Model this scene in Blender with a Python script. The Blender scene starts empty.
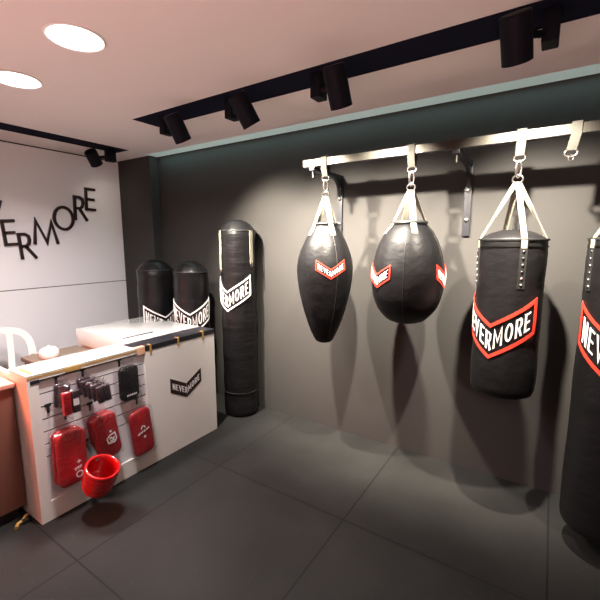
import bpy, bmesh, math, random
from mathutils import Vector, Matrix, noise
random.seed(4)
PI = math.pi
S = bpy.context.scene
COL = S.collection

# ------------------------------------------------------------------ materials
def mat(name, color, rough=0.5, metal=0.0, bump=None, spec=0.5, coat=0.0, sheen=0.0, var=None):
    m = bpy.data.materials.new(name); m.use_nodes = True
    nt = m.node_tree; b = nt.nodes['Principled BSDF']
    b.inputs['Base Color'].default_value = (*color, 1)
    b.inputs['Roughness'].default_value = rough
    b.inputs['Metallic'].default_value = metal
    b.inputs['Specular IOR Level'].default_value = spec
    b.inputs['Coat Weight'].default_value = coat
    b.inputs['Sheen Weight'].default_value = sheen
    tc = nt.nodes.new('ShaderNodeTexCoord')
    if var:
        n = nt.nodes.new('ShaderNodeTexNoise'); n.inputs['Scale'].default_value = var[0]; n.inputs['Detail'].default_value = 6
        nt.links.new(tc.outputs['Object'], n.inputs['Vector'])
        mx = nt.nodes.new('ShaderNodeMix'); mx.data_type = 'RGBA'
        mx.inputs[6].default_value = (*color, 1); mx.inputs[7].default_value = (*var[1], 1)
        nt.links.new(n.outputs['Fac'], mx.inputs[0]); nt.links.new(mx.outputs[2], b.inputs['Base Color'])
    if bump:
        sc, st, stretch = bump
        mp = nt.nodes.new('ShaderNodeMapping'); mp.inputs['Scale'].default_value = stretch
        nt.links.new(tc.outputs['Object'], mp.inputs['Vector'])
        n2 = nt.nodes.new('ShaderNodeTexNoise'); n2.inputs['Scale'].default_value = sc; n2.inputs['Detail'].default_value = 4
        nt.links.new(mp.outputs['Vector'], n2.inputs['Vector'])
        bp = nt.nodes.new('ShaderNodeBump'); bp.inputs['Strength'].default_value = st; bp.inputs['Distance'].default_value = 0.02
        nt.links.new(n2.outputs['Fac'], bp.inputs['Height']); nt.links.new(bp.outputs['Normal'], b.inputs['Normal'])
    return m

def emit(name, color, strength):
    m = bpy.data.materials.new(name); m.use_nodes = True
    b = m.node_tree.nodes['Principled BSDF']
    b.inputs['Base Color'].default_value = (*color, 1)
    b.inputs['Emission Color'].default_value = (*color, 1)
    b.inputs['Emission Strength'].default_value = strength
    return m

def plastic_film(name):
    m = bpy.data.materials.new(name); m.use_nodes = True
    nt = m.node_tree; nt.nodes.clear()
    out = nt.nodes.new('ShaderNodeOutputMaterial'); mix = nt.nodes.new('ShaderNodeMixShader')
    t = nt.nodes.new('ShaderNodeBsdfTransparent'); t.inputs[0].default_value = (.97, .96, .97, 1)
    g = nt.nodes.new('ShaderNodeBsdfGlossy'); g.inputs['Color'].default_value = (.9, .88, .9, 1); g.inputs['Roughness'].default_value = .08
    tc = nt.nodes.new('ShaderNodeTexCoord'); n = nt.nodes.new('ShaderNodeTexNoise'); n.inputs['Scale'].default_value = 28; n.inputs['Detail'].default_value = 3
    bp = nt.nodes.new('ShaderNodeBump'); bp.inputs['Strength'].default_value = .9; bp.inputs['Distance'].default_value = .02
    nt.links.new(tc.outputs['Object'], n.inputs['Vector']); nt.links.new(n.outputs['Fac'], bp.inputs['Height'])
    nt.links.new(bp.outputs['Normal'], g.inputs['Normal'])
    mix.inputs[0].default_value = .10
    nt.links.new(t.outputs[0], mix.inputs[1]); nt.links.new(g.outputs[0], mix.inputs[2]); nt.links.new(mix.outputs[0], out.inputs[0])
    return m

M = {}
M['white_wall'] = mat('glossy_white_panel', (.88, .86, .87), .25, var=(1.5, (.85, .83, .84)))
M['black_wall'] = mat('black_wall_paint', (.044, .0415, .039), .7, spec=.15, bump=(220, .05, (1, 1, 1)), var=(3, (.039, .0365, .0345)))
M['ceiling'] = mat('ceiling_paint', (.80, .74, .71), .75, var=(2, (.77, .71, .68)))
M['side_wall'] = mat('pale_wall_paint', (.55, .50, .48), .7)
M['gap'] = mat('dark_joint', (.02, .015, .015), .7)
M['cove'] = emit('cove_diffuser', (.55, .72, .68), .28)
M['vinyl'] = mat('black_vinyl', (.006, .0055, .006), .42, bump=(5, .5, (1, 1, 1.6)), spec=.3)
M['vinyl_soft'] = mat('creased_black_vinyl', (.006, .0055, .006), .33, bump=(3.6, .7, (.7, .7, 3.2)), spec=.35)
M['vinyl_trim'] = mat('black_vinyl_trim', (.012, .012, .012), .5)
M['black_metal'] = mat('black_powder_coat', (.016, .016, .02), .42, spec=.4)
M['navy_channel'] = mat('dark_navy_channel', (.010, .011, .022), .8, spec=.03)
M['lamp_black'] = mat('lamp_black', (.006, .006, .010), .6, spec=.1)
M['steel'] = mat('brushed_steel', (.045, .042, .036), .4, 1.0, bump=(60, .05, (1, 12, 12)))
M['chrome'] = mat('bright_chrome', (.85, .83, .80), .15, 1.0)
M['web_beige'] = mat('beige_webbing', (.20, .185, .14), .8, bump=(400, .25, (1, 1, 1)))
M['web_olive'] = mat('olive_webbing', (.045, .042, .034), .8, bump=(400, .25, (1, 1, 1)))
M['red_print'] = mat('red_print', (.75, .045, .025), .45)
M['white_print'] = mat('white_print', (.85, .84, .82), .5)
M['counter_white'] = mat('white_laminate', (.80, .77, .72), .35, var=(2, (.77, .74, .69)))
M['top_white'] = mat('gloss_white_top', (.60, .62, .59), .12, spec=.7, coat=.5)
M['slat_white'] = mat('slat_white', (.74, .72, .72), .4)
M['gold_tape'] = mat('gold_brown_tape', (.52, .32, .09), .4, var=(40, (.38, .22, .06)))
M['brown'] = mat('reddish_brown_board', (.17, .065, .045), .45, bump=(12, .1, (1, 1, .1)))
M['desk'] = mat('grey_brown_desk', (.16, .12, .085), .5)
M['chair'] = mat('white_moulded_plastic', (.78, .72, .68), .4)
M['red_pad'] = mat('red_leatherette', (.36, .008, .014), .42, bump=(30, .08, (1, 1, 1)))
M['red_gloss'] = mat('glossy_red_shell', (.42, .004, .006), .2, coat=.6)
M['dark_cloth'] = mat('dark_wrap_cloth', (.014, .009, .013), .6, var=(60, (.035, .018, .026)))
M['film'] = plastic_film('clear_plastic_film')
M['logo_black'] = mat('logo_black', (.02, .006, .006), .3)

# floor: rubber tiles 1 m, joints and specks
def floor_mat():
    m = bpy.data.materials.new('rubber_floor_tiles'); m.use_nodes = True
    nt = m.node_tree; b = nt.nodes['Principled BSDF']; L = nt.links
    g = nt.nodes.new('ShaderNodeNewGeometry'); sep = nt.nodes.new('ShaderNodeSeparateXYZ'); L.new(g.outputs['Position'], sep.inputs[0])
    def mth(op, a, b_=None):
        n = nt.nodes.new('ShaderNodeMath'); n.operation = op
        for i, v in enumerate((a, b_)):
            if v is None: continue
            if isinstance(v, (int, float)): n.inputs[i].default_value = v
            else: L.new(v, n.inputs[i])
        return n.outputs[0]
    def joint(ax, off):
        f = mth('FRACT', mth('ADD', sep.outputs[ax], off))
        d = mth('ABSOLUTE', mth('SUBTRACT', f, .5))
        return mth('LESS_THAN', d, .0045)
    # joints at x = -0.89 + k, y = 0.82 + k
    j = mth('MAXIMUM', joint(0, .89 + .5), joint(1, .18 + .5))
    n1 = nt.nodes.new('ShaderNodeTexNoise'); n1.inputs['Scale'].default_value = 1.6; n1.inputs['Detail'].default_value = 7; L.new(g.outputs['Position'], n1.inputs['Vector'])
    n2 = nt.nodes.new('ShaderNodeTexNoise'); n2.inputs['Scale'].default_value = 160; n2.inputs['Detail'].default_value = 3; L.new(g.outputs['Position'], n2.inputs['Vector'])
    r = nt.nodes.new('ShaderNodeValToRGB'); r.color_ramp.elements[0].position = .35; r.color_ramp.elements[0].color = (.015, .0148, .014, 1)
    r.color_ramp.elements[1].position = .7; r.color_ramp.elements[1].color = (.025, .0245, .023, 1); L.new(n1.outputs['Fac'], r.inputs[0])
    v = nt.nodes.new('ShaderNodeTexVoronoi'); v.inputs['Scale'].default_value = 26; L.new(g.outputs['Position'], v.inputs['Vector'])
    sp = mth('LESS_THAN', v.outputs['Distance'], .035)
    mx0 = nt.nodes.new('ShaderNodeMix'); mx0.data_type = 'RGBA'; L.new(mth('MULTIPLY', sp, .5), mx0.inputs[0]); L.new(r.outputs[0], mx0.inputs[6]); mx0.inputs[7].default_value = (.3, .25, .15, 1)
    mx = nt.nodes.new('ShaderNodeMix'); mx.data_type = 'RGBA'; L.new(mth('MULTIPLY', j, .85), mx.inputs[0]); L.new(mx0.outputs[2], mx.inputs[6]); mx.inputs[7].default_value = (.008, .008, .008, 1)
    L.new(mx.outputs[2], b.inputs['Base Color'])
    b.inputs['Roughness'].default_value = .7; b.inputs['Specular IOR Level'].default_value = .15
    bp = nt.nodes.new('ShaderNodeBump'); bp.inputs['Strength'].default_value = .25; bp.inputs['Distance'].default_value = .004
    L.new(n2.outputs['Fac'], bp.inputs['Height']); L.new(bp.outputs['Normal'], b.inputs['Normal'])
    return m
M['floor'] = floor_mat()

# ------------------------------------------------------------------ mesh helpers
class MB:
    def __init__(s): s.bm = bmesh.new()
    def quad(s, pts):
        vs = [s.bm.verts.new(p) for p in pts]; return s.bm.faces.new(vs)
    def hexa(s, a, b):          # a, b: matching polygons (lists of points)
        va = [s.bm.verts.new(p) for p in a]; vb = [s.bm.verts.new(p) for p in b]; n = len(a)
        s.bm.faces.new(va[::-1]); s.bm.faces.new(vb)
        for i in range(n): s.bm.faces.new((va[i], va[(i+1) % n], vb[(i+1) % n], vb[i]))
    def box(s, x0, x1, y0, y1, z0, z1, bev=0, mt=None, seg=2):
        r = bmesh.ops.create_cube(s.bm, size=1)
        vs = r['verts']
        for v in vs:
            v.co = Vector(((x0+x1)/2 + v.co.x*(x1-x0), (y0+y1)/2 + v.co.y*(y1-y0), (z0+z1)/2 + v.co.z*(z1-z0)))
        if mt:
            for v in vs: v.co = mt @ v.co
        if bev:
            es = list({e for v in vs for e in v.link_edges})
            bmesh.ops.bevel(s.bm, geom=es, offset=bev, segments=seg, profile=.6, affect='EDGES')
        return s
    def lathe(s, prof, seg=48, c=(0, 0, 0), mt=None, fn=None):     # prof: list of (r, z)
        rings = []
        for r, z in prof:
            if r < 1e-6:
                p = Vector((c[0], c[1], c[2]+z)); p = mt @ p if mt else p
                rings.append([s.bm.verts.new(p)])
            else:
                ring = []
                for i in range(seg):
                    a = 2*PI*i/seg; rr = r + (fn(a, z) if fn else 0)
                    p = Vector((c[0]+rr*math.cos(a), c[1]+rr*math.sin(a), c[2]+z)); p = mt @ p if mt else p
                    ring.append(s.bm.verts.new(p))
                rings.append(ring)
        for A, B in zip(rings, rings[1:]):
            if len(A) == 1 and len(B) == 1: continue
            for i in range(seg):
                j = (i+1) % seg
                if len(A) == 1: s.bm.faces.new((A[0], B[j], B[i]))
                elif len(B) == 1: s.bm.faces.new((A[i], A[j], B[0]))
                else: s.bm.faces.new((A[i], A[j], B[j], B[i]))
        return s
    def tube(s, pts, r, seg=10, closed=False, flat=None):
        pts = [Vector(p) for p in pts]; n = len(pts); rings = []
        up = None
        for i, p in enumerate(pts):
            a = pts[(i-1) % n] if (closed or i) else p; b = pts[(i+1) % n] if (closed or i < n-1) else p
            t = (b-a).normalized()
            if up is None:
                up = Vector((0, 0, 1)) if abs(t.z) < .9 else Vector((1, 0, 0))
            u = (up - t*up.dot(t)).normalized(); w = t.cross(u); up = u
            rr = r[i] if isinstance(r, (list, tuple)) else r
            rings.append([s.bm.verts.new(p + u*rr*math.cos(2*PI*k/seg) + w*rr*math.sin(2*PI*k/seg)) for k in range(seg)])
        m = n if closed else n-1
        for i in range(m):
            A, B = rings[i], rings[(i+1) % n]
            for k in range(seg): s.bm.faces.new((A[k], A[(k+1) % seg], B[(k+1) % seg], B[k]))
        if not closed:
            s.bm.faces.new(rings[0][::-1]); s.bm.faces.new(rings[-1])
        return s
    def ribbon(s, pts, wdirs, w, t):          # band with width w along wdirs and thickness t
        pts = [Vector(p) for p in pts]; n = len(pts); R_ = []
        for i, p in enumerate(pts):
            wd = Vector(wdirs[i] if isinstance(wdirs, list) else wdirs).normalized()
            a = pts[max(i-1, 0)]; b = pts[min(i+1, n-1)]; tt = (b-a).normalized(); nn = tt.cross(wd).normalized()
            R_.append([s.bm.verts.new(p + wd*w/2*sx + nn*t/2*sy) for sx, sy in ((-1, -1), (1, -1), (1, 1), (-1, 1))])
        for A, B in zip(R_, R_[1:]):
            for k in range(4): s.bm.faces.new((A[k], A[(k+1) % 4], B[(k+1) % 4], B[k]))
        s.bm.faces.new(R_[0][::-1]); s.bm.faces.new(R_[-1])
        return s
    def build(s, name, m, parent=None, smooth=None, weld=False):
        if weld: bmesh.ops.remove_doubles(s.bm, verts=s.bm.verts, dist=1e-5)
        bmesh.ops.recalc_face_normals(s.bm, faces=s.bm.faces)
        me = bpy.data.meshes.new(name); s.bm.to_mesh(me); s.bm.free()
        me.materials.append(M[m] if isinstance(m, str) else m)
        o = bpy.data.objects.new(name, me); COL.objects.link(o)
        if smooth is not None:
            for p in me.polygons: p.use_smooth = True
            me.set_sharp_from_angle(angle=math.radians(smooth))
        if parent:
            o.parent = parent
            o.matrix_parent_inverse = world(parent).inverted()
        return o

def world(o):
    mtx = o.matrix_basis.copy()
    return (world(o.parent) @ o.matrix_parent_inverse @ mtx) if o.parent else mtx

def thing(name, label, cat, loc, group=None):
    o = bpy.data.objects.new(name, None); COL.objects.link(o); o.location = loc; o.empty_display_size = .1
    o['label'] = label; o['category'] = cat
    if group: o['group'] = group
    return o
def tag(o, label, cat, group=None):
    o['label'] = label; o['category'] = cat
    if group: o['group'] = group
    return o
def struct(o, label=None):
    o['kind'] = 'structure'
    return o

# ------------------------------------------------------------------ stroke lettering
LET = {
 'N': (.62, [([(.08, 0), (.08, 1)], 0), ([(.54, 0), (.54, 1)], 0), ([(.08, .97), (.54, .03)], 0)]),
 'E': (.52, [([(.52, 1-.08), (.08, 1-.08), (.08, .08), (.52, .08)], 0), ([(.08, .5), (.46, .5)], 0)]),
 'V': (.64, [([(.06, 1), (.32, .04), (.58, 1)], 0)]),
 'R': (.58, [([(.08, 0), (.08, .92), (.36, .92), (.48, .82), (.48, .58), (.36, .46), (.08, .46)], 0), ([(.28, .46), (.52, 0)], 0)]),
 'M': (.78, [([(.08, 0), (.08, .96), (.39, .30), (.70, .96), (.70, 0)], 0)]),
 'O': (.66, [([(.33+.25*math.cos(2*PI*k/16), .5+.42*math.sin(2*PI*k/16)) for k in range(16)], 1)]),
}
def strip(poly, w, closed):
    """mitred strip of quads along a 2-D polyline"""
    n = len(poly); P = [Vector(p) for p in poly]; L, Rr = [], []
    for i in range(n):
        a = P[(i-1) % n] if (closed or i) else None; b = P[(i+1) % n] if (closed or i < n-1) else None
        d1 = (P[i]-a).normalized() if a is not None else None; d2 = (b-P[i]).normalized() if b is not None else None
        if d1 is None: d1 = d2
        if d2 is None: d2 = d1
        n1 = Vector((-d1.y, d1.x)); n2 = Vector((-d2.y, d2.x)); m = (n1+n2)
        if m.length < .2: m = n1
        m.normalize(); k = w/2/max(m.dot(n1), .42)
        L.append(P[i]+m*k); Rr.append(P[i]-m*k)
    q = []
    for i in range(n if closed else n-1):
        j = (i+1) % n; q.append((L[i], L[j], Rr[j], Rr[i]))
    return q
def letter_quads(ch, x0, y0, w, h, sw):
    """2-D quads of one letter in a box of width w and height h"""
    lw, strokes = LET[ch]; out = []
    for pts, cl in strokes:
        pp = [(x0 + p[0]/lw*w, y0 + p[1]*h) for p in pts]
        out += strip(pp, sw, cl)
    return out
def emit_quads(mb, quads, P, d, step):
    for q in quads:
        ln = max((q[1]-q[0]).length, (q[2]-q[3]).length); n = max(1, int(ln/step))
        for k in range(n):
            a, b = k/n, (k+1)/n
            c = [q[0].lerp(q[1], a), q[0].lerp(q[1], b), q[3].lerp(q[2], b), q[3].lerp(q[2], a)]
            mb.hexa([P(p.x, p.y, 0) for p in c], [P(p.x, p.y, d) for p in c])
def chevron_logo(parent, P, W, arm, drop, bw, border_m, text_m, d=.0016, fill_m=None, letter_k=1.0, name='logo'):
    """V-shaped badge: outline band and NEVERMORE inside; P(u, v, offset) -> world"""
    sl = drop/(W/2)
    c = [(-W/2, drop), (0, 0), (W/2, drop), (W/2, drop+arm), (0, arm), (-W/2, drop+arm)]
    base = None
    if fill_m:
        mb = MB()
        emit_quads(mb, [(Vector((-W/2, drop+arm)), Vector((-.0015, arm)), Vector((-.0015, 0)), Vector((-W/2, drop))),
                        (Vector((.0015, arm)), Vector((W/2, drop+arm)), Vector((W/2, drop)), Vector((.0015, 0)))], P, d, .02)
        base = mb.build(name, fill_m, parent)
    else:
        mb = MB()
        emit_quads(mb, strip(c, bw, True), P, d, .012)
        base = mb.build(name, border_m, parent)
    word = 'NEVERMORE'; tot = sum(LET[ch][0] for ch in word) + .19*(len(word)-1)
    inner = W - 3.2*bw; sc = inner/tot; h = (arm - 2.4*bw)*.86*letter_k; u = -inner/2; qs = []; h *= .94
    for ch in word:
        w = LET[ch][0]*sc
        for q in letter_quads(ch, u, arm/2 - h/2, w, h, (.17 if W > .25 else .125)*sc):
            # cut at centre is unnecessary: follow the slope continuously
            qs.append(tuple(Vector((p.x, p.y + sl*abs(p.x))) for p in q))
        u += w + .19*sc
    mb = MB(); off = d if fill_m else 0
    emit_quads(mb, qs, (lambda a, b, o: P(a, b, o+off)), d, .012)
    mb.build('lettering', text_m, base)
    return base

# ------------------------------------------------------------------ the room
XL, XR, YB, YF, H = -4.22, 2.6, 2.77, -2.8, 2.507
T = .12
struct(MB().box(XL-T, XR+T, YF-T, YB+T, -.12, 0).build('floor', 'floor'))
struct(MB().box(XL-T, XR+T, YF-T, YB+T, H+.05, H+.17).build('ceiling', 'ceiling'))
# plastered ceiling skin with the lamp channels left open
def ceiling_skin():
    mb = MB()
    xs = [XL, -3.825, -3.61, -2.70, XR]; y_cove = 2.615
    holes = [(-3.825, -3.61, -2.0, 2.40), (-2.70, 1.9, 1.842, 2.068)]
    ys = sorted({YF, y_cove, -2.0, 2.40, 1.842, 2.068}); xs = sorted({XL, -3.825, -3.61, -2.70, 1.9, XR})
    for x0, x1 in zip(xs, xs[1:]):
        for y0, y1 in zip(ys, ys[1:]):
            cx, cy = (x0+x1)/2, (y0+y1)/2
            if any(a < cx < b and c < cy < d for a, b, c, d in holes): continue
            mb.box(x0, x1, y0, y1, H, H+.05)
    mb.box(XL, -3.66, 2.615, YB, H, H+.05)
    return mb.build('ceiling', 'ceiling')
struct(ceiling_skin())
struct(MB().box(-3.66, XR, 2.615, YB, H+.004, H+.05).build('trim_1', 'cove'))
struct(MB().box(XL-T, XR+T, YB, YB+T, 0, H+.05).build('wall_back', 'black_wall'))
struct(MB().box(XL, -3.65, 2.66, YB, 0, H).build('wall_corner', 'black_wall'))
# left wall: two glossy panels and a joint, on a dark backing
wl = struct(MB().box(XL-T, XL-.012, YF-T, YB, 0, H+.05).build('wall_left', 'gap'))
MB().box(XL-.012, XL, YF, 2.66, 1.156, H-.012).build('wall_panel', 'white_wall', wl)
MB().box(XL-.012, XL, YF, 2.66, 0, 1.148).build('wall_panel', 'white_wall', wl)
struct(MB().box(XR, XR+T, YF, YB, 0, H+.05).build('wall_right', 'side_wall'))
struct(MB().box(XL, XR, YF-T, YF, 0, H+.05).build('wall_front', 'side_wall'))

# ------------------------------------------------------------------ wall lettering (black raised letters, staggered)
sign = thing('wall_lettering', 'black raised letters reading NEVERMORE staggered in a V across the white wall', 'sign', (XL, 1.9, 1.45))
def sign_letter(ch, y0, y1, z0, z1, rot, thin=.033):
    k = XL/-4.27; y0, y1, z0, z1 = y0*k, y1*k, 1.6+(z0-1.6)*k, 1.6+(z1-1.6)*k
    w, h = y1-y0, z1-z0; cy, cz = (y0+y1)/2, (z0+z1)/2; ca, sa = math.cos(rot), math.sin(rot)
    lw, strokes = SIGN[ch]; mb = MB()
    def P(u, v, o):
        return (XL + .001 + o, cy + (u*ca - v*sa), cz + (u*sa + v*ca))
    for pts, cl in strokes:
        pp = [((p[0]/lw-.5)*w, (p[1]-.5)*h) for p in pts]
        emit_quads(mb, strip(pp, thin, cl), P, .018, 9)
    mb.build('letter', 'logo_black', sign)
SIGN = {
 'N': (1, [([(.05, 0), (.05, .95), (.95, .05), (.95, 1)], 0)]),
 'E': (1, [([(1, .94), (.1, .94), (.1, .06), (1, .06)], 0), ([(.1, .5), (.9, .5)], 0)]),
 'V': (1, [([(.03, 1), (.5, .05), (.97, 1)], 0)]),
 'R': (1, [([(.08, 0), (.08, .94), (.45, .94), (.66, .86), (.70, .72), (.64, .58), (.45, .49), (.08, .49)], 0), ([(.40, .49), (.97, 0)], 0)]),
 'M': (1, [([(.03, 0), (.12, .95), (.52, .08), (.74, .90), (.97, .02)], 0)]),
 'O': (1, [([(.5+.46*math.cos(2*PI*k/28), .5+.46*math.sin(2*PI*k/28)) for k in range(28)], 1)]),
}

# ------------------------------------------------------------------ recessed lamp channels
ch1 = thing('lighting_channel', 'long black recessed lamp channel in the ceiling along the black wall', 'light track', (-.4, 1.955, H))
MB().box(-2.70, 1.9, 1.842, 2.068, H+.002, H+.049).build('channel_base', 'navy_channel', ch1)
mb = MB()
mb.box(-2.70, 1.9, 1.842, 1.848, H-.002, H+.002); mb.box(-2.70, 1.9, 2.062, 2.068, H-.002, H+.002)
mb.box(-2.70, -2.694, 1.848, 2.062, H-.002, H+.002); mb.box(1.894, 1.9, 1.848, 2.062, H-.002, H+.002)
mb.build('channel_rim', 'navy_channel', ch1)
ch2 = thing('lighting_channel', 'black recessed lamp channel in the ceiling beside the white wall', 'light track', (-3.717, .2, H))
MB().box(-3.825, -3.61, -2.0, 2.40, H+.002, H+.049).build('channel_base', 'navy_channel', ch2)
mb = MB()
mb.box(-3.825, -3.819, -2.0, 2.40, H-.002, H+.002); mb.box(-3.616, -3.61, -2.0, 2.40, H-.002, H+.002)
mb.box(-3.819, -3.616, 2.394, 2.40, H-.002, H+.002); mb.box(-3.819, -3.616, -2.0, -1.994, H-.002, H+.002)
mb.build('channel_rim', 'navy_channel', ch2)

def spot(top, bot, boxc, label, power, cone=70, aim=None, r=.056, blend=.5, color=(1, .90, .76)):
    """cylindrical head from top to bot, gear box hanging from the channel, swivel arm between them"""
    top, bot = Vector(top), Vector(bot)
    t = thing('track_spotlight', label, 'spotlight', (boxc[0], boxc[1], H), 'black track spotlights')
    z0 = 2.385
    MB().box(boxc[0]-.03, boxc[0]+.03, boxc[1]-.045, boxc[1]+.045, z0, H+.001, .006).build('gear_box', 'lamp_black', t, 40)
    ax = (top-bot).normalized(); L = (top-bot).length
    rot = Vector((0, 0, 1)).rotation_difference(ax).to_matrix().to_4x4(); mt = Matrix.Translation(bot) @ rot
    mb = MB().lathe([(r*.84, .052), (r*.88, .0), (r, .0), (r, L-.006), (r-.006, L), (0, L)], 40, mt=mt)
    mb.build('lamp_head', 'lamp_black', t, 40)
    ln = MB().lathe([(0, .050), (r*.86, .050), (r*.86, .058), (0, .058)], 32, mt=mt).build('lens', M['lens'], t, 40)
    mid = bot.lerp(top, .55); bx = Vector((boxc[0], boxc[1], z0+.045))
    d = (bx-mid).normalized()
    MB().tube([mid + d*(r-.008), mid.lerp(bx, .9)], .014, 12).build('swivel_arm', 'lamp_black', t, 40)
    l = bpy.data.lights.new('spot_beam', 'SPOT'); l.energy = power; l.spot_size = math.radians(cone); l.spot_blend = blend
    l.shadow_soft_size = .022; l.color = color
    lo = bpy.data.objects.new('spot_beam', l); COL.objects.link(lo)
    dirv = -ax if aim is None else (Vector(aim)-bot).normalized()
    lo.location = bot + ax*.044
    lo.rotation_euler = dirv.to_track_quat('-Z', 'Y').to_euler()
    return t
M['lens'] = emit('lamp_lens', (1, .9, .78), 6)

PW = 760
spot((-2.155, 1.755, 2.428), (-2.15, 1.845, 2.277), (-2.455, 1.955), 'black track spotlight first from the left on the long channel, above the standing bags', PW, 86, aim=(-1.95, 2.77, 1.28), blend=1)
spot((-1.585, 1.755, 2.434), (-1.545, 1.845, 2.284), (-1.80, 1.955), 'black track spotlight second from the left on the long channel', PW, 86, aim=(-1.35, 2.77, 1.28), blend=1)
spot((-.957, 1.755, 2.447), (-.955, 1.845, 2.278), (-1.155, 1.955), 'black track spotlight third from the left on the long channel, in the middle', PW, 86, aim=(-.85, 2.77, 1.28), blend=1)
spot((-.186, 1.755, 2.448), (-.177, 1.845, 2.306), (-.075, 1.955), 'black track spotlight on the long channel nearest the camera, above the cylindrical bag', PW, 86, aim=(-.10, 2.77, 1.28), blend=1)
spot((-3.72, 2.07, 2.45), (-3.76, 2.15, 2.345), (-3.72, 2.27), 'black track spotlight on the channel beside the white wall', 5, 90, blend=1, aim=(-4.2, 2.6, 1.9))

# ------------------------------------------------------------------ downlights
M['diffuser'] = emit('downlight_diffuser', (1, .93, .88), 14)
def downlight(x, y, label, vis=True):
    t = thing('ceiling_downlight', label, 'ceiling light', (x, y, H), 'round recessed ceiling downlights')
    MB().lathe([(.112, -.0005), (.122, -.0005), (.126, -.004), (.118, -.009), (.112, -.006), (.112, -.0005)], 48, (x, y, H)).build('trim_ring', 'white_print', t, 40)
    MB().lathe([(0, -.004), (.112, -.004), (.112, -.0005), (0, -.0005)], 48, (x, y, H)).build('diffuser', M['diffuser'], t, 40)
    l = bpy.data.lights.new('downlight_beam', 'AREA'); l.shape = 'DISK'; l.size = .2; l.energy = 46; l.spread = math.radians(150); l.color = (1, .94, .93)
    o = bpy.data.objects.new('downlight_beam', l); COL.objects.link(o); o.location = (x, y, H-.012)
downlight(-1.865, 1.012, 'round glowing ceiling downlight, the nearer and larger of the two')
downlight(-2.60, 1.06, 'round glowing ceiling downlight cut by the left picture edge')

# ------------------------------------------------------------------ hanging rail
rail = thing('bag_rail', 'steel-fronted black wall rail carrying the hanging punching bags', 'rail', (-.05, 2.35, 2.14))
MB().box(-1.50, 1.45, 2.330, 2.375, 2.112, 2.162, .003).build('rail_bar', 'black_metal', rail, 40)
MB().box(-1.499, 1.449, 2.3275, 2.330, 2.115, 2.160).build('front_strip', 'steel', rail).__setitem__('label', 'bright steel front strip')
for bx in (-1.43, -.49, .45, 1.38):
    b = MB().box(bx-.02, bx+.02, 2.33, 2.765, 2.088, 2.112, .002)
    # curved gusset and wall leg
    pts = [(2.765, 2.09), (2.765, 1.93), (2.755, 1.93), (2.745, 1.99), (2.72, 2.035), (2.67, 2.07), (2.58, 2.09)]
    b.hexa([(bx-.012, y, z) for y, z in pts], [(bx+.012, y, z) for y, z in pts])
    b.box(bx-.022, bx+.022, 2.752, 2.769, 1.64, 2.112, .002)
    br = b.build('wall_bracket', 'black_metal', rail, 40)
    for z in (2.01, 1.935, 1.745):
        MB().lathe([(.015, 0), (.015, .006), (.009, .011), (0, .012)], 16, mt=Matrix.Translation((bx, 2.752, z)) @ Matrix.Rotation(PI/2, 4, 'X')).build('bolt', 'chrome', br, 50)
    MB().lathe([(.009, 0), (.009, .045), (.006, .05), (0, .05)], 12, (bx, 2.352, 2.042)).build('hanging_bolt', 'steel', br, 50)

def torus_pts(c, rx, rz, ax, n=28, a0=0, a1=2*PI):
    """ellipse in the plane spanned by unit vector ax (horizontal) and z"""
    c = Vector(c); ax = Vector(ax)
    return [c + ax*rx*math.cos(a0+(a1-a0)*i/n) + Vector((0, 0, rz*math.sin(a0+(a1-a0)*i/n))) for i in range(n)]

def rail_strap(x, lean, label):
    t = thing('rail_strap', label, 'strap', (x, 2.352, 2.112), 'webbing straps looped over the rail')
    zl = 2.043
    mb = MB()
    pts = [(x+lean, 2.345, zl), (x+lean*.3, 2.322, 2.09), (x, 2.3225, 2.11), (x, 2.3225, 2.164), (x, 2.326, 2.1675), (x, 2.352, 2.1680), (x, 2.379, 2.1675), (x, 2.382, 2.164), (x, 2.382, 2.11), (x+lean*.3, 2.378, 2.09), (x+lean, 2.357, zl)]
    mb.ribbon(pts, (1, 0, 0), .042, .005)
    mb.build('webbing', 'web_olive', t, 30)
    MB().tube(torus_pts((x+lean, 2.351, zl-.012), .026, .018, (1, 0, 0)), .0045, 10, True).build('ring', 'chrome', t, 60)
    return t

def dirs(bx, by):
    n = math.hypot(bx, by); d = Vector((-bx/n, -by/n, 0)); r = Vector((-d.y, d.x, 0)); return d, r

def interp(prof, z):
    ps = sorted(((p[1], p[0]) for p in prof))
    if z <= ps[0][0]: return ps[0][1]
    for (z0, r0), (z1, r1) in zip(ps, ps[1:]):
        if z <= z1: return r0 + (r1-r0)*(z-z0)/max(z1-z0, 1e-6)
    return ps[-1][1]
def catmull(prof, n=6):
    out = []
    P = [prof[0]] + list(prof) + [prof[-1]]
    for i in range(1, len(P)-2):
        for k in range(n):
            t = k/n; r = []
            for j in (0, 1):
                p0, p1, p2, p3 = P[i-1][j], P[i][j], P[i+1][j], P[i+2][j]
                r.append(.5*((2*p1)+(-p0+p2)*t+(2*p0-5*p1+4*p2-p3)*t*t+(-p0+3*p1-3*p2+p3)*t**3))
            out.append((max(r[0], 0), r[1]))
    out.append(prof[-1]); return out
def surf(bx, by, prof, a0, rref):
    d, rt = dirs(bx, by)
    def P(u, z, o, a=a0):
        ang = math.radians(a) + u/rref; r = interp(prof, z) + o
        return Vector((bx, by, 0)) + (d*math.cos(ang) + rt*math.sin(ang))*r + Vector((0, 0, z))
    return P

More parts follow.
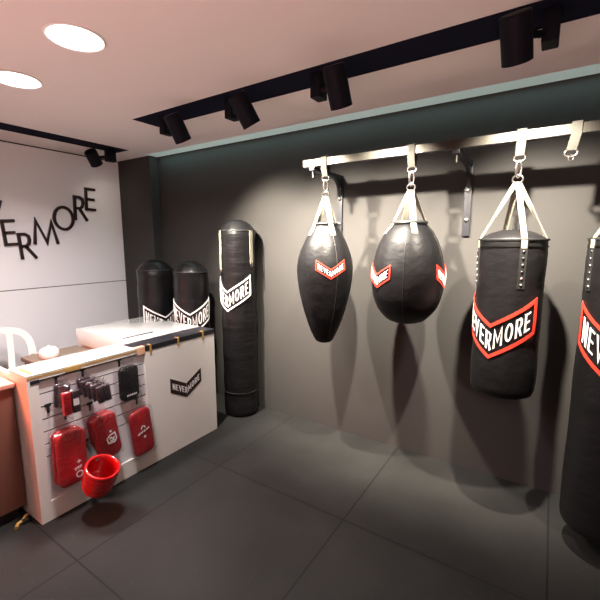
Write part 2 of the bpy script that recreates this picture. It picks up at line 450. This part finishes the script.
def hang_hardware(t, x, ztop, angs, rim, rimz, prof, w=.032, m='web_beige', down=0.0):
    """carabiner, bag ring, four webbing straps to the rim"""
    rx, y = x, 2.352
    zr = 1.925
    # carabiner between the rail ring and the bag ring
    ca = MB().tube(torus_pts((x, y, 1.978), .014, .043, (math.cos(.5), math.sin(.5), 0)), .0055, 10, True)
    ca.tube([(x-.010, y, 1.952), (x-.012, y, 2.000)], .0075, 10)
    ca.build('carabiner', 'chrome', t, 60)
    MB().tube(torus_pts((x, y, zr), .024, .021, (1, 0, 0)), .005, 10, True).build('bag_ring', 'chrome', t, 60)
    d, rt = dirs(x, y)
    for a in angs:
        a = math.radians(a); ra = d*math.cos(a)+rt*math.sin(a); tang = Vector((-ra.y, ra.x, 0))
        p0 = Vector((x, y, zr-.016)) + ra*.006; p1 = Vector((x, y, rimz)) + ra*(rim+.004)
        pts = [p0, p0.lerp(p1, .33), p0.lerp(p1, .66), p1]
        zz = rimz
        while down > 0 and zz > rimz-down+.001:
            zz -= .02; pts.append(Vector((x, y, zz)) + ra*(interp(prof, zz)+.0035))
        wd = [Vector((1, 0, 0)).lerp(tang if tang.x > 0 else -tang, k) for k in ([0, .5, 1, 1]+[1]*(len(pts)-4))]
        for k, v in enumerate(wd):
            if v.length < .1: wd[k] = tang
        MB().ribbon(pts, wd, w, .004).build('strap', m, t, 40)

def wob(seed, amp):
    def f(a, z):
        return amp*noise.noise(Vector((math.cos(a)*2.2+seed, math.sin(a)*2.2, z*7)))
    return f

def hbag(name, x, label, prof, seed, amp=.002):
    t = thing(name, label, 'punching bag', (x, 2.352, prof[-1][1] if prof[-1][1] < prof[0][1] else prof[0][1]), 'bags hanging from the rail')
    return t

Y0 = 2.352
# --- bag 1: tapered pear-shaped bag
x1 = -1.33
p1 = catmull([(0, 1.722), (.055, 1.722), (.085, 1.712), (.108, 1.672), (.152, 1.59), (.184, 1.50), (.196, 1.41), (.187, 1.30), (.158, 1.16), (.118, 1.03), (.078, .935), (.05, .893), (0, .885)])
t = hbag('speed_bag', x1, 'tapered black pear-shaped bag hanging leftmost on the rail, narrow end down', p1, 1)
t['group'] = 'bags hanging from the rail'
MB().lathe(p1, 72, (x1, Y0, 0), fn=wob(1, .0022)).build('bag_body', 'vinyl', t, 60)
MB().lathe([(.070, 1.718), (.088, 1.716), (.092, 1.724), (.086, 1.732), (.070, 1.730), (.070, 1.718)], 40, (x1, Y0, 0)).build('top_collar', 'vinyl_trim', t, 60)
for a in (-72, 25, 115, 205):
    Pn = surf(x1, Y0, p1, a, .19)
    MB().tube([Pn(0, z, .001) for z in [1.70-.8*k/40 for k in range(41)]], .0022, 6).build('seam', 'vinyl_trim', t, 60)
hang_hardware(t, x1, 1.72, (-55, 26, 125, 215), .100, 1.685, p1, w=.034, down=.04)
chevron_logo(t, (lambda u, v, o, Pf=surf(x1, Y0, p1, 12, .185): Pf(u, 1.362+v, o+.003)), .188, .060, .060, .0065, 'red_print', 'white_print')

# --- bag 2: big egg-shaped bag
x2 = -.74
p2 = catmull([(0, 1.722), (.07, 1.72), (.10, 1.705), (.142, 1.66), (.186, 1.573), (.214, 1.46), (.219, 1.37), (.205, 1.27), (.17, 1.185), (.11, 1.12), (.05, 1.098), (0, 1.095)])
t = hbag('uppercut_bag', x2, 'wide round black egg-shaped bag with two small badges on the rail', p2, 2)
MB().lathe(p2, 80, (x2, Y0, 0), fn=wob(5, .003)).build('bag_body', 'vinyl', t, 60)
MB().lathe([(.085, 1.712), (.105, 1.708), (.109, 1.716), (.102, 1.726), (.085, 1.722), (.085, 1.712)], 40, (x2, Y0, 0)).build('top_collar', 'vinyl_trim', t, 60)
for a in (-10, 62, 134, 206, 278):
    Pn = surf(x2, Y0, p2, a+4, .19)
    MB().tube([Pn(0, z, .001) for z in [1.69-.58*k/40 for k in range(41)]], .0022, 6).build('seam', 'vinyl_trim', t, 60)
hang_hardware(t, x2, 1.72, (-70, 12, 110, 200), .112, 1.69, p2, w=.034, down=.03)
for a in (-52, 73):
    chevron_logo(t, (lambda u, v, o, Pf=surf(x2, Y0, p2, a, .21): Pf(u, 1.330+v, o+.004)), .185, .078, .060, .0075, 'red_print', 'white_print')

# --- cylinder bags
def cyl_prof(r, zt, zb, dome=.055):
    return ([(0, zt+dome), (r*.35, zt+dome*.95), (r*.7, zt+dome*.62), (r*.9, zt+dome*.25), (r*.975, zt+.004), (r*1.0, zt-.004)]
            + [(r*(1.0 + .012*math.sin(k)), zt-.02-(zt-.02-zb-.06)*k/16) for k in range(17)]
            + [(r*.985, zb+.035), (r*.93, zb+.014), (r*.80, zb+.003), (0, zb)])
def rivet_strip(t, x, y, prof, a, z1, z0, w=.034, n=6):
    Pn = surf(x, y, prof, a, interp(prof, z0)); mb = MB()
    N = 12
    for k in range(N):
        za, zb = z1+(z0-z1)*k/N, z1+(z0-z1)*(k+1)/N
        c = [(-w/2, zb), (w/2, zb), (w/2, za), (-w/2, za)]
        mb.hexa([Pn(u, v, -.002) for u, v in c], [Pn(u, v, .005) for u, v in c])
    st = mb.build('rivet_strip', 'vinyl_trim', t, 30)
    d, rt = dirs(x, y); an = math.radians(a); ra = d*math.cos(an)+rt*math.sin(an)
    q = Vector((0, 0, 1)).rotation_difference(ra).to_matrix().to_4x4()
    for k in range(n):
        z = z1+(z0-z1)*(k+.6)/(n+.2)
        MB().lathe([(.0065, 0), (.0055, .003), (0, .0045)], 12, mt=Matrix.Translation(Pn(0, z, .005)) @ q).build('rivet', 'chrome', st, 60)

def cyl_bag(x, r, zt, zb, label, a_str, a_logo, W, arm, drop, zlogo, seed):
    prof = cyl_prof(r, zt, zb)
    t = hbag('heavy_bag', x, label, prof, seed)
    MB().lathe(prof, 80, (x, Y0, 0), fn=wob(seed, .003)).build('bag_body', 'vinyl', t, 60)
    MB().lathe([(r-.01, zt-.004), (r+.003, zt-.006), (r+.0065, zt+.001), (r+.003, zt+.008), (r-.012, zt+.008), (r-.01, zt-.004)], 64, (x, Y0, 0)).build('top_piping', 'vinyl_trim', t, 60)
    MB().lathe([(r-.003, zt-.036), (r+.0045, zt-.036), (r+.0045, zt-.030), (r-.003, zt-.030), (r-.003, zt-.036)], 64, (x, Y0, 0)).build('top_stitching', 'steel', t, 60)
    angs = [a_str+90*k for k in range(4)]
    hang_hardware(t, x, zt, angs, r, zt-.002, prof, w=.027, down=.03)
    for a in angs: rivet_strip(t, x, Y0, prof, a, zt-.038, zt-.245)
    chevron_logo(t, (lambda u, v, o, Pf=surf(x, Y0, prof, a_logo, r): Pf(u, zlogo+v, o+.004)), W, arm, drop, .017, 'red_print', 'white_print', d=.002)
    return t
cyl_bag(-.18, .163, 1.612, .765, 'black cylinder heavy bag with red-bordered chevron badge, whole in view, ending well above the floor', 18, -25, .42, .168, .145, .997, 8)
cyl_bag(.325, .180, 1.615, .13, 'long black heavy bag reaching near the floor, cut by the right picture edge', -57, 2, .43, .19, .175, .935, 12)

rail_strap(-1.33, 0, 'olive webbing strap on the rail holding the tapered bag, leftmost of the straps')
rail_strap(-.74, 0, 'dark olive webbing strap on the rail holding the egg-shaped bag')
rail_strap(-.175, -.005, 'olive webbing strap on the rail holding the cylinder heavy bag')
e = rail_strap(.052, -.014, 'olive webbing strap with an open empty ring, carrying no bag')
rail_strap(.325, 0, 'olive webbing strap holding the bag at the right picture edge')
d0 = MB().tube(torus_pts((.040, 2.351, 2.006), .013, .016, (.8, .6, 0), 20), .0035, 8, True).build('small_ring', 'chrome', e, 60)

# ------------------------------------------------------------------ standing bags
def standing(x, y, r, h, label, a_logo, zlogo, seed, straps=(), W=.41, arm=.165, drop=.14, lean=0, roll=0):
    prof = [(0, h), (r*.3, h-.006), (r*.6, h-.028), (r*.82, h-.06), (r*.93, h-.085), (r*.985, h-.098)] \
         + [(r*(1.0 + .012*math.sin(1.7*k+seed)), h-.11-(h-.11-.05)*k/22) for k in range(23)] + [(r*.985, .03), (r*.93, .012), (r*.82, 0), (0, 0)]
    t = thing('heavy_bag', label, 'punching bag', (x, y, 0), 'heavy bags standing on the floor')
    def f(a, z):
        v = .006*noise.noise(Vector((math.cos(a)*1.5+seed, math.sin(a)*1.5, z*4))) + .0035*noise.noise(Vector((math.cos(a)*3+seed, math.sin(a)*3, z*16)))
        return v if .06 < z < h-.12 else v*.3
    MB().lathe(prof, 80, (x, y, 0), fn=f).build('bag_body', 'vinyl_soft', t, 60)
    MB().lathe([(r-.012, h-.104), (r+.004, h-.104), (r+.006, h-.099), (r+.003, h-.094), (r-.012, h-.094), (r-.012, h-.104)], 64, (x, y, 0)).build('top_piping', 'vinyl_trim', t, 60)
    MB().lathe([(r-.006, .232), (r+.006, .232), (r+.006, .236), (r-.006, .236), (r-.006, .232)], 64, (x, y, 0)).build('bottom_piping', 'vinyl_trim', t, 60)
    Pf = surf(x, y, prof, 0, r)
    for a, z1 in straps:
        P2 = surf(x, y, prof, a, r); pts = [P2(0, z, .012) for z in [h-.10-(h-.10-z1)*k/10 for k in range(11)]]
        d, rt = dirs(x, y); an = math.radians(a); tg = -d*math.sin(an)+rt*math.cos(an)
        MB().ribbon(pts, tg, .034, .005).build('carry_strap', 'web_beige', t, 40)
        MB().tube(torus_pts(P2(0, z1-.012, .013), .013, .014, tg, 20), .0035, 8, True).build('strap_ring', 'chrome', t, 60)
    P3 = surf(x, y, prof, a_logo, r)
    chevron_logo(t, (lambda u, v, o: P3(u, zlogo+v, o+.007)), W, arm, drop, .013, 'white_print', 'white_print', d=.0025)
    return t
standing(-2.365, 2.595, .158, 1.80, 'tallest black heavy bag standing upright by the counter end, white chevron badge', -38, 1.0, 21, straps=((-64, 1.36), (42, 1.42), (150, 1.4), (240, 1.4)))
standing(-2.80, 2.42, .158, 1.43, 'black heavy bag standing behind the counter, middle of the three floor bags', -8, .77, 24, W=.41, arm=.18, drop=.13)
standing(-3.30, 2.40, .172, 1.43, 'dim black heavy bag standing in the corner beside the white wall', 24, .69, 27, W=.40, arm=.18, drop=.115)


# ------------------------------------------------------------------ counter
CX, CY0, CY1, CH = -2.31, .84, 2.215, .885
ct = thing('sales_counter', 'white L-shaped sales counter with slatted display front and chevron badge', 'counter', (CX-.1, 1.5, 0))
mb = MB()
SY0, SY1, SZ0, SZ1 = .895, 1.56, .115, .845
mb.box(CX-.22, CX, CY0, SY0, 0, CH-.012); mb.box(CX-.22, CX, SY0, SY1, 0, SZ0); mb.box(CX-.22, CX, SY0, SY1, SZ1, CH-.012)
mb.box(CX-.22, CX, SY1, CY1, 0, CH-.012); mb.box(CX-.22, CX-.030, SY0, SY1, SZ0, SZ1)
mb.build('front_panel', 'counter_white', ct)
MB().box(CX-.235, CX+.001, CY0-.001, 1.50, CH-.012, CH, .002).build('ledge', 'top_white', ct, 40)
MB().box(CX-.17, CX+.003, 1.50, CY1+.002, CH-.012, CH+.001, .002).build('black_edging', 'black_metal', ct, 40).__setitem__('label', 'black edging strip along the far top')
MB().box(CX, CX+.003, 1.52, CY1, CH-.036, CH-.010).build('black_edging', 'black_metal', ct)
MB().box(CX, CX+.0025, CY0, 1.50, CH-.021, CH-.012).build('brown_edging', 'gold_tape', ct)
MB().box(CX, CX+.002, CY0+.06, 1.50, CH-.040, CH-.036).build('edge_channel', 'desk', ct)
# slats
mb = MB()
gr = [.836-.0755*k for k in range(7)]
zt = SZ1
for g in gr:
    mb.box(CX-.028, CX-.014, SY0, SY1, g+.0045, zt); zt = g-.0045
mb.box(CX-.028, CX-.014, SY0, SY1, SZ0, zt)
mb.build('slat_panel', 'slat_white', ct)
MB().box(CX-.030, CX-.024, SY0, SY1, .36, SZ1).build('slat_backing', 'gap', ct)
# return leg with thick top, and end panel
mb = MB(); mb.box(-3.24, CX-.22, 1.60, 2.195, 0, .76); mb.build('return_body', 'counter_white', ct)
MB().box(-3.27, CX-.17, 1.58, 2.215, .76, CH+.002, .003).build('return_top', 'top_white', ct, 40)
MB().box(-3.12, CX-.22, CY0, CY0+.03, 0, CH-.03).build('end_panel', 'counter_white', ct)
MB().box(-3.28, CX-.22, 1.17, 1.58, .715, .745, .003).build('desk_shelf', 'desk', ct, 40)
MB().box(-3.27, -3.24, 1.19, 1.58, 0, .715).build('desk_leg', 'desk', ct)
# tape strips
def tape(y, z0=CH-.075, w=.014, dx=.003):
    mb = MB(); mb.box(CX+dx-.003+.0005, CX+dx+.0025, y-w/2, y+w/2, z0, CH+.003); mb.box(CX-.03, CX+dx+.0025, y-w/2, y+w/2, CH+.001, CH+.004)
    mb.build('tape_strip', 'gold_tape', ct)
for y in (1.605, 1.845, 2.09): tape(y, CH-.062)
MB().box(CX+.003, CX+.0055, 1.035, 1.125, CH-.034, CH-.008, .001).build('gold_plate', 'gold_tape', ct)
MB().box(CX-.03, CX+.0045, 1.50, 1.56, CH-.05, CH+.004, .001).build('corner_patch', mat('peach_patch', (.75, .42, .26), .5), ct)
MB().box(CX, CX+.003, .855, .90, .832, .853).build('black_tag', 'black_metal', ct)
MB().box(CX-.17, CX-.02, .865, .885, CH, CH+.0025).build('tape_strip', 'gold_tape', ct)
MB().box(CX-.33, CX-.31, 1.60, 1.86, CH+.002, CH+.005).build('cable_strip', 'black_metal', ct)
chevron_logo(ct, lambda u, v, o: Vector((CX+.0005+o, 1.905+u, .398+v)), .300, .112, .082, .012, 'logo_black', 'white_print', d=.002, fill_m='logo_black', letter_k=.72, name='chevron_badge')

cab = thing('side_cabinet', 'reddish brown low cabinet against the counter end at the left picture edge', 'cabinet', (-2.75, .5, 0))
MB().box(-3.05, -2.475, .22, .832, .07, .80, .002).build('cabinet_body', 'brown', cab, 40)
MB().box(-3.06, -2.452, .21, .836, .80, .822, .002).build('cabinet_top', mat('pink_lit_top_board', (.55, .30, .24), .5), cab, 40)  # pink light falling on the top is put into the board colour
MB().box(-3.03, -2.50, .25, .80, 0, .07).build('plinth', 'black_metal', cab)

# brass bracket on the floor
bf = thing('floor_fitting', 'small brass-coloured two-pronged fitting on the floor by the counter corner', 'metal fitting', (-2.43, .79, 0))
MB().tube([(-2.425, .790, .012), (-2.42, .762, .012), (-2.392, .742, .011)], .010, 10).build('prong', 'gold_tape', bf, 60)
MB().tube([(-2.455, .822, .014), (-2.438, .806, .022), (-2.425, .790, .012)], .010, 10).build('prong', 'gold_tape', bf, 60)
MB().box(-2.44, -2.40, .782, .812, 0, .022, .004).build('base', 'vinyl_trim', bf, 40)

# ------------------------------------------------------------------ display hooks and goods
FX = CX-.014          # face of the slats
def hook(y, z, ln, label):
    t = thing('display_hook', label, 'hook', (FX, y, z), 'slat wall display hooks')
    MB().box(FX, FX+.006, y-.017, y+.017, z-.006, z+.010, .001).box(FX, FX+.005, y-.007, y+.007, z-.045, z+.006, .001).build('back_plate', 'black_metal', t, 40)
    pts = [(FX+.004, y, z-.018), (FX+ln-.02, y, z-.018), (FX+ln-.008, y, z-.014), (FX+ln, y, z-.002)]
    MB().tube(pts, .0022, 8).build('wire_prong', 'chrome', t, 60)
    return t
hook(.99, gr[0], .16, 'wire hook near the counter corner holding three small wrap packets')
hook(1.140, gr[0], .235, 'wire hook holding the cluster of five dark wrap packets')
hook(1.375, gr[0], .10, 'wire hook holding the packed black pad')
hook(.935, gr[2], .08, 'black wire hook on the left of the slats with nothing on it')
hook(1.165, gr[3], .12, 'wire hook behind the middle red pad')
hook(1.02, gr[3], .10, 'wire hook above the leftmost red pad')
hook(1.482, gr[4], .10, 'wire hook above the red pad nearest the counter badge')
hook(1.12, gr[6], .07, 'low wire hook holding the glossy red ribbed guard')

def pillow_rings(w, h, t, rad, n=10):
    def outline(ins):
        ww, hh, rr = w/2-ins, h/2-ins, max(rad-ins, .002); pts = []
        for cx, cy, a0 in ((ww-rr, hh-rr, 0), (-(ww-rr), hh-rr, PI/2), (-(ww-rr), -(hh-rr), PI), (ww-rr, -(hh-rr), 3*PI/2)):
            for k in range(n): a = a0+PI/2*k/(n-1); pts.append((cx+rr*math.cos(a), cy+rr*math.sin(a)))
        return pts
    return outline
def pillow(mb, w, h, t, rad, mt, x0=0, crown=.15):
    """soft slab: thickness along local x, width y, height z"""
    out = pillow_rings(w, h, t, rad); e = min(t*.45, .018); rings = []
    lay = [(e*1.0, 0), (e*.35, t*.08), (0, t*.28), (0, t*.72), (e*.35, t*.92), (e*1.0, t)]
    for k in (1, 2, 3): lay.append((e + (min(w, h)/2-e)*k*.26, t*(1+crown*(.3*k))))
    for ins, xx in lay:
        rings.append([mb.bm.verts.new(mt @ Vector((x0+xx, p[0], p[1]))) for p in out(ins)])
    for A, B in zip(rings, rings[1:]):
        m = len(A)
        for i in range(m): mb.bm.faces.new((A[i], A[(i+1) % m], B[(i+1) % m], B[i]))
    mb.bm.faces.new(rings[0][::-1]); mb.bm.faces.new(rings[-1])
    return mb
def TM(x, y, z, tilt=0, yaw=0, lean=0):
    return Matrix.Translation((x, y, z)) @ Matrix.Rotation(yaw, 4, 'Z') @ Matrix.Rotation(lean, 4, 'Y') @ Matrix.Rotation(tilt, 4, 'X')

def pad(label, y, z, w, h, tilt, m, layers, marks, x=FX+.004, group='padded guards hung on the counter', bag=(.03, .07)):
    t = thing('shin_guard', label, 'sports pad', (x, y, z), group)
    mt = TM(x, y, z, tilt)
    th = .036; o = None
    for k in range(layers):
        mb = MB(); pillow(mb, w, h, th, w*.28, mt @ Matrix.Translation((0, .006*k, -.004*k)), x0=.006+k*(th+.002))
        o = mb.build('pad', m, t, 50)
    fx = .006+layers*(th+.002)
    mk = MB(); F = mt @ Matrix.Translation((fx+.0045, .006*(layers-1), -.004*(layers-1)))
    def P(u, v, oo): return F @ Vector((oo, u, v))
    for q in marks:
        emit_quads(mk, strip(q[0], q[1], q[2]), P, .002, .2)
    mk.build('printed_mark', 'white_print', o)
    mb = MB(); pillow(mb, w+bag[0], h+.02, layers*(th+.002)+.016, w*.14, mt @ Matrix.Translation((0, 0, -.002)), x0=.0)
    fl = mb.build('plastic_bag', 'film', t, 50)
    # header strip rising to the hook
    mb = MB(); mb.ribbon([mt @ Vector((.022, 0, h/2+.004)), mt @ Vector((.026, 0, h/2+bag[1]*.5)), mt @ Vector((.024, 0, h/2+bag[1]))], mt.to_3x3() @ Vector((0, 1, 0)), w*.62, .0015)
    mb.build('bag_header', 'film', t)
    return t
circ = lambda cx, cy, r, n=12: [(cx+r*math.cos(2*PI*k/n), cy+r*math.sin(2*PI*k/n)) for k in range(n)]
pad('left red pad on the slats, closest to the counter corner, small snowflake mark', 1.00, .358, .162, .335, math.radians(-1), 'red_pad', 2,
    [(circ(.026, -.030, .004, 6), .004, 1), ([(.014, -.030), (.038, -.030)], .003, 0), ([(.026, -.042), (.026, -.018)], .003, 0),
     (circ(.026, -.108, .018), .006, 1), ([(-.002, -.068), (.042, -.058)], .005, 0), ([(.004, -.080), (.010, -.070)], .004, 0), ([(.018, -.076), (.024, -.068)], .004, 0), ([(.030, -.072), (.038, -.066)], .004, 0)])
pad('middle red pad on the slats, white shield mark, tilted behind the glossy red guard', 1.215, .395, .150, .300, math.radians(7), 'red_pad', 2,
    [(circ(.016, .030, .005, 6), .004, 1), ([(-.016, -.010), (.006, .006), (.040, .010), (.046, -.030), (.030, -.050), (-.010, -.044)], .007, 1),
     ([(.0, -.020), (.012, -.012), (.022, -.026), (.034, -.016)], .007, 0), ([(.002, -.034), (.030, -.036)], .006, 0)])
pad('right red pad on the slats, nearest the chevron badge, white arch mark', 1.480, .300, .155, .335, math.radians(5), 'red_pad', 1,
    [([(-.014, .030), (-.012, .044), (.0, .050), (.012, .044), (.014, .030)], .007, 0),
     ([(-.044, -.002), (-.026, .010)], .010, 0), ([(-.022, .004), (-.008, .012)], .011, 0), ([(-.002, .008), (.014, .012)], .011, 0), ([(.020, .012), (.044, .022)], .010, 0),
     (circ(.004, -.032, .006, 8), .005, 1)], x=CX+.0035)
pad('black rounded pad packed in clear plastic at the top right of the slats', 1.418, .672, .135, .235, math.radians(0), 'vinyl', 1,
    [([(-.034, -.078), (-.022, -.078)], .012, 0), ([(-.018, -.078), (-.006, -.078)], .012, 0), ([(-.002, -.078), (.010, -.078)], .012, 0), ([(.014, -.078), (.026, -.078)], .012, 0), ([(.030, -.078), (.036, -.078)], .012, 0)], bag=(.07, .05))

def packet(x, y, z, label, red=False, w=.055, h=.115, th=.026, tilt=0, yaw=0):
    t = thing('wrap_packet', label, 'packet', (x, y, z), 'small hand wrap packets on the hooks')
    mt = TM(x, y, z, tilt, yaw)
    mb = MB()
    if red:
        mb.box(0, th, -w/2, -.002, -h/2, h/2, .007, mt); mb.build('wrap_roll', 'red_pad', t, 50)
        MB().box(0, th, .002, w/2, -h/2, h/2, .007, mt).build('wrap_roll', 'dark_cloth', t, 50)
        MB().box(th, th+.001, .006, w/2-.008, -.02, .02, 0, mt).build('printed_label', 'white_print', t)
    else:
        mb.box(0, th, -w/2, -.001, -h/2, h/2, .008, mt); mb.box(0, th, .001, w/2, -h/2, h/2, .008, mt); mb.build('wrap_roll', 'dark_cloth', t, 50)
    mb = MB(); pillow(mb, w+.012, h+.014, th+.003, .010, mt, x0=-.0015); mb.build('plastic_wrapper', 'film', t, 50)
    mb = MB().box(th*.3, th*.3+.001, -w*.42, w*.42, h/2+.005, h/2+.03, 0, mt); mb.build('wrapper_header', 'film', t)
    return t
hz = gr[0]-.018
for k, dx in enumerate((.004, .040)):
    packet(FX+.010+dx, .99+.010*k, hz-.088, ['dark wrap packet hung against the slats on the hook nearest the counter corner', 'dark wrap packet in front of another, just left of the red one'][k], tilt=math.radians(-3), h=.13)
packet(FX+.100, 1.008, hz-.115, 'red and black wrap packet foremost on the hook nearest the counter corner', True, w=.09, h=.13, th=.03)
labs = ['dark wrap packet rearmost in the cluster of five, touching the slats', 'dark wrap packet second from the slats in the cluster of five', 'dark wrap packet in the middle of the cluster of five',
        'dark wrap packet second from the front in the cluster of five', 'dark wrap packet foremost in the cluster of five']
for k in range(5):
    packet(FX+.008+.045*k, 1.135+.004*k, hz-.075-.004*k, labs[k], w=.075, h=.10, th=.026, tilt=math.radians(6), yaw=math.radians(-4))

# glossy red ribbed guard
g = thing('ribbed_guard', 'glossy red ribbed open-topped guard hanging lowest on the counter front', 'sports guard', (-2.13, 1.065, .165))
mt = Matrix.Translation((-2.130, 1.065, .165)) @ Matrix.Rotation(math.radians(24), 4, 'Y') @ Matrix.Rotation(math.radians(-4), 4, 'X') @ Matrix.Diagonal((.96, .96, .84, 1))
prof = [(0, .0), (.055, .002), (.078, .02), (.088, .055), (.091, .10), (.093, .15), (.096, .185), (.099, .20), (.096, .212), (.088, .214), (.080, .204), (.076, .185), (.074, .12), (.070, .06), (.05, .02), (0, .016)]
prof = catmull(prof, 4)
def ribs(a, z): return .004*math.sin(z*170) * (1 if z < .18 else 0)
MB().lathe(prof, 64, mt=mt, fn=ribs).build('shell', 'red_gloss', g, 60)
MB().ribbon([mt @ Vector((-.085, -.01, .19)), Vector((-2.268, 1.117, .352)), Vector((-2.275, 1.118, .372)), Vector((-2.262, 1.119, .370)), mt @ Vector((-.070, .01, .19))], (0, 1, 0), .022, .004).build('strap', 'vinyl_trim', g, 40)

# ------------------------------------------------------------------ chair behind the counter
def chair(x, y, rz):
    t = thing('plastic_armchair', 'white moulded plastic armchair behind the counter against the white wall', 'chair', (x, y, 0))
    R_ = Matrix.Translation((x, y, 0)) @ Matrix.Rotation(rz, 4, 'Z')     # faces local +x
    V = lambda a, b, c: R_ @ Vector((a, b, c))
    mb = MB()
    pillow(mb, .44, .44, .022, .07, R_ @ Matrix.Translation((.02, 0, .425)) @ Matrix.Rotation(-PI/2, 4, 'Y'), crown=-.1)
    mb.build('seat', 'chair', t, 50)
    # back: arch with two wide slats leaning back
    def B(u, v): return V(-.20-.10*v/.42, u, .43+v)
    pts = [(-.225, 0), (-.23, .15), (-.225, .27), (-.195, .35), (-.13, .40), (0, .42), (.13, .40), (.195, .35), (.225, .27), (.23, .15), (.225, 0)]
    pts = [(a, b) for a, b in catmull([(p[0]+1, p[1]) for p in pts], 4)]; pts = [(a-1, b) for a, b in pts]
    nrm = (R_.to_3x3() @ Vector((1, 0, .24))).normalized()
    mb = MB(); path = [B(a, b) for a, b in pts]; wd = []
    for i in range(len(path)):
        tt = (path[min(i+1, len(path)-1)]-path[max(i-1, 0)]).normalized(); wd.append(tt.cross(nrm))
    mb.ribbon(path, wd, .055, .016); mb.build('back_arch', 'chair', t, 50)
    for u in (-.08, .08):
        MB().ribbon([B(u*.9, .0), B(u, .2), B(u, .395)], R_.to_3x3() @ Vector((0, 1, 0)), .045, .012).build('back_slat', 'chair', t, 50)
    for s in (-1, 1):
        MB().ribbon([V(-.215, .235*s, .62), V(-.05, .265*s, .66), V(.16, .265*s, .65), V(.22, .255*s, .60)], R_.to_3x3() @ Vector((0, 1, 0)), .05, .018).build('armrest', 'chair', t, 50)
        MB().tube([V(.22, .255*s, .605), V(.22, .24*s, .3), V(.25, .26*s, 0)], [.02, .024, .019], 10).build('leg', 'chair', t, 50)
        MB().tube([V(-.20, .215*s, .44), V(-.24, .22*s, .2), V(-.29, .24*s, 0)], [.026, .024, .019], 10).build('leg', 'chair', t, 50)
    return t
chair(-3.64, 1.15, math.radians(-20))

bl = thing('white_container', 'small white rounded container standing on the desk behind the counter ledge', 'container', (-3.15, 1.34, .745))
MB().lathe(catmull([(0, 0), (.05, 0), (.062, .01), (.064, .04), (.055, .065), (.03, .078), (0, .08)], 4), 32, (-3.09, 1.29, .745)).build('body', 'chair', bl, 60)
MB().lathe([(0, .078), (.018, .078), (.018, .088), (0, .09)], 20, (-3.09, 1.29, .745)).build('lid', 'top_white', bl, 50)

# letters of the sign (y range, z range)
for ch, y0, y1, z0, z1, ro in (
    ('N', 1.03, 1.17, 1.99, 2.25, .06), ('E', 1.20, 1.32, 1.87, 2.12, .05), ('V', 1.350, 1.508, 1.715, 1.98, .0),
    ('E', 1.490, 1.605, 1.565, 1.812, .07), ('R', 1.612, 1.750, 1.440, 1.693, .06), ('M', 1.745, 1.972, 1.578, 1.825, -.01),
    ('O', 1.940, 2.140, 1.722, 1.968, 0), ('R', 2.150, 2.290, 1.830, 2.088, -.03), ('E', 2.275, 2.388, 1.938, 2.183, -.03)):
    sign_letter(ch, y0, y1, z0, z1, ro, .027)

# ------------------------------------------------------------------ further lights, some added as fill
def area(name, loc, rot, size, sy, power, color):
    l = bpy.data.lights.new(name, 'AREA'); l.shape = 'RECTANGLE'; l.size = size; l.size_y = sy; l.energy = power; l.color = color
    o = bpy.data.objects.new(name, l); COL.objects.link(o); o.location = loc; o.rotation_euler = rot; return o
# red neon inferred at left; unseen fills added for ceiling and room
n1 = area('ceiling_fill', (-.6, -1.2, .6), (math.radians(160), 0, math.radians(5)), 3.0, 1.2, 60, (1, .58, .52)); n1.data.spread = math.radians(125)  # unseen pink fill added to brighten the ceiling
n2 = area('neon_light', (-2.9, -.9, 1.75), (math.radians(56), 0, math.radians(-14)), .6, .5, 12, (1, .17, .08)); n2.data.spread = math.radians(62)
area('front_fill', (.6, -2.6, 1.5), (math.radians(100), 0, math.radians(15)), 2.6, 1.8, 4, (1, .80, .78))  # unseen weak fill added behind the camera to lift the room
area('cove_light', (-.6, 2.69, H-.002), (0, 0, 0), 6.0, .06, 7, (.45, .85, .85))

w = bpy.data.worlds.new('world'); S.world = w; w.use_nodes = True
w.node_tree.nodes['Background'].inputs[0].default_value = (.9, .8, .8, 1); w.node_tree.nodes['Background'].inputs[1].default_value = .05

# ------------------------------------------------------------------ camera
cam = bpy.data.cameras.new('camera'); cam.sensor_width = 36; cam.lens = 382/600*36; cam.clip_start = .05
co = bpy.data.objects.new('camera', cam); COL.objects.link(co); co.location = (0, 0, 1.6)
co.rotation_euler = (math.radians(90-8.6), 0, math.radians(33.2)); S.camera = co

vs = S.view_settings; S.display_settings.display_device = 'sRGB'
vs.view_transform = 'Standard'; vs.look = 'None'; vs.gamma = 1; vs.use_curve_mapping = False; vs.exposure = 0
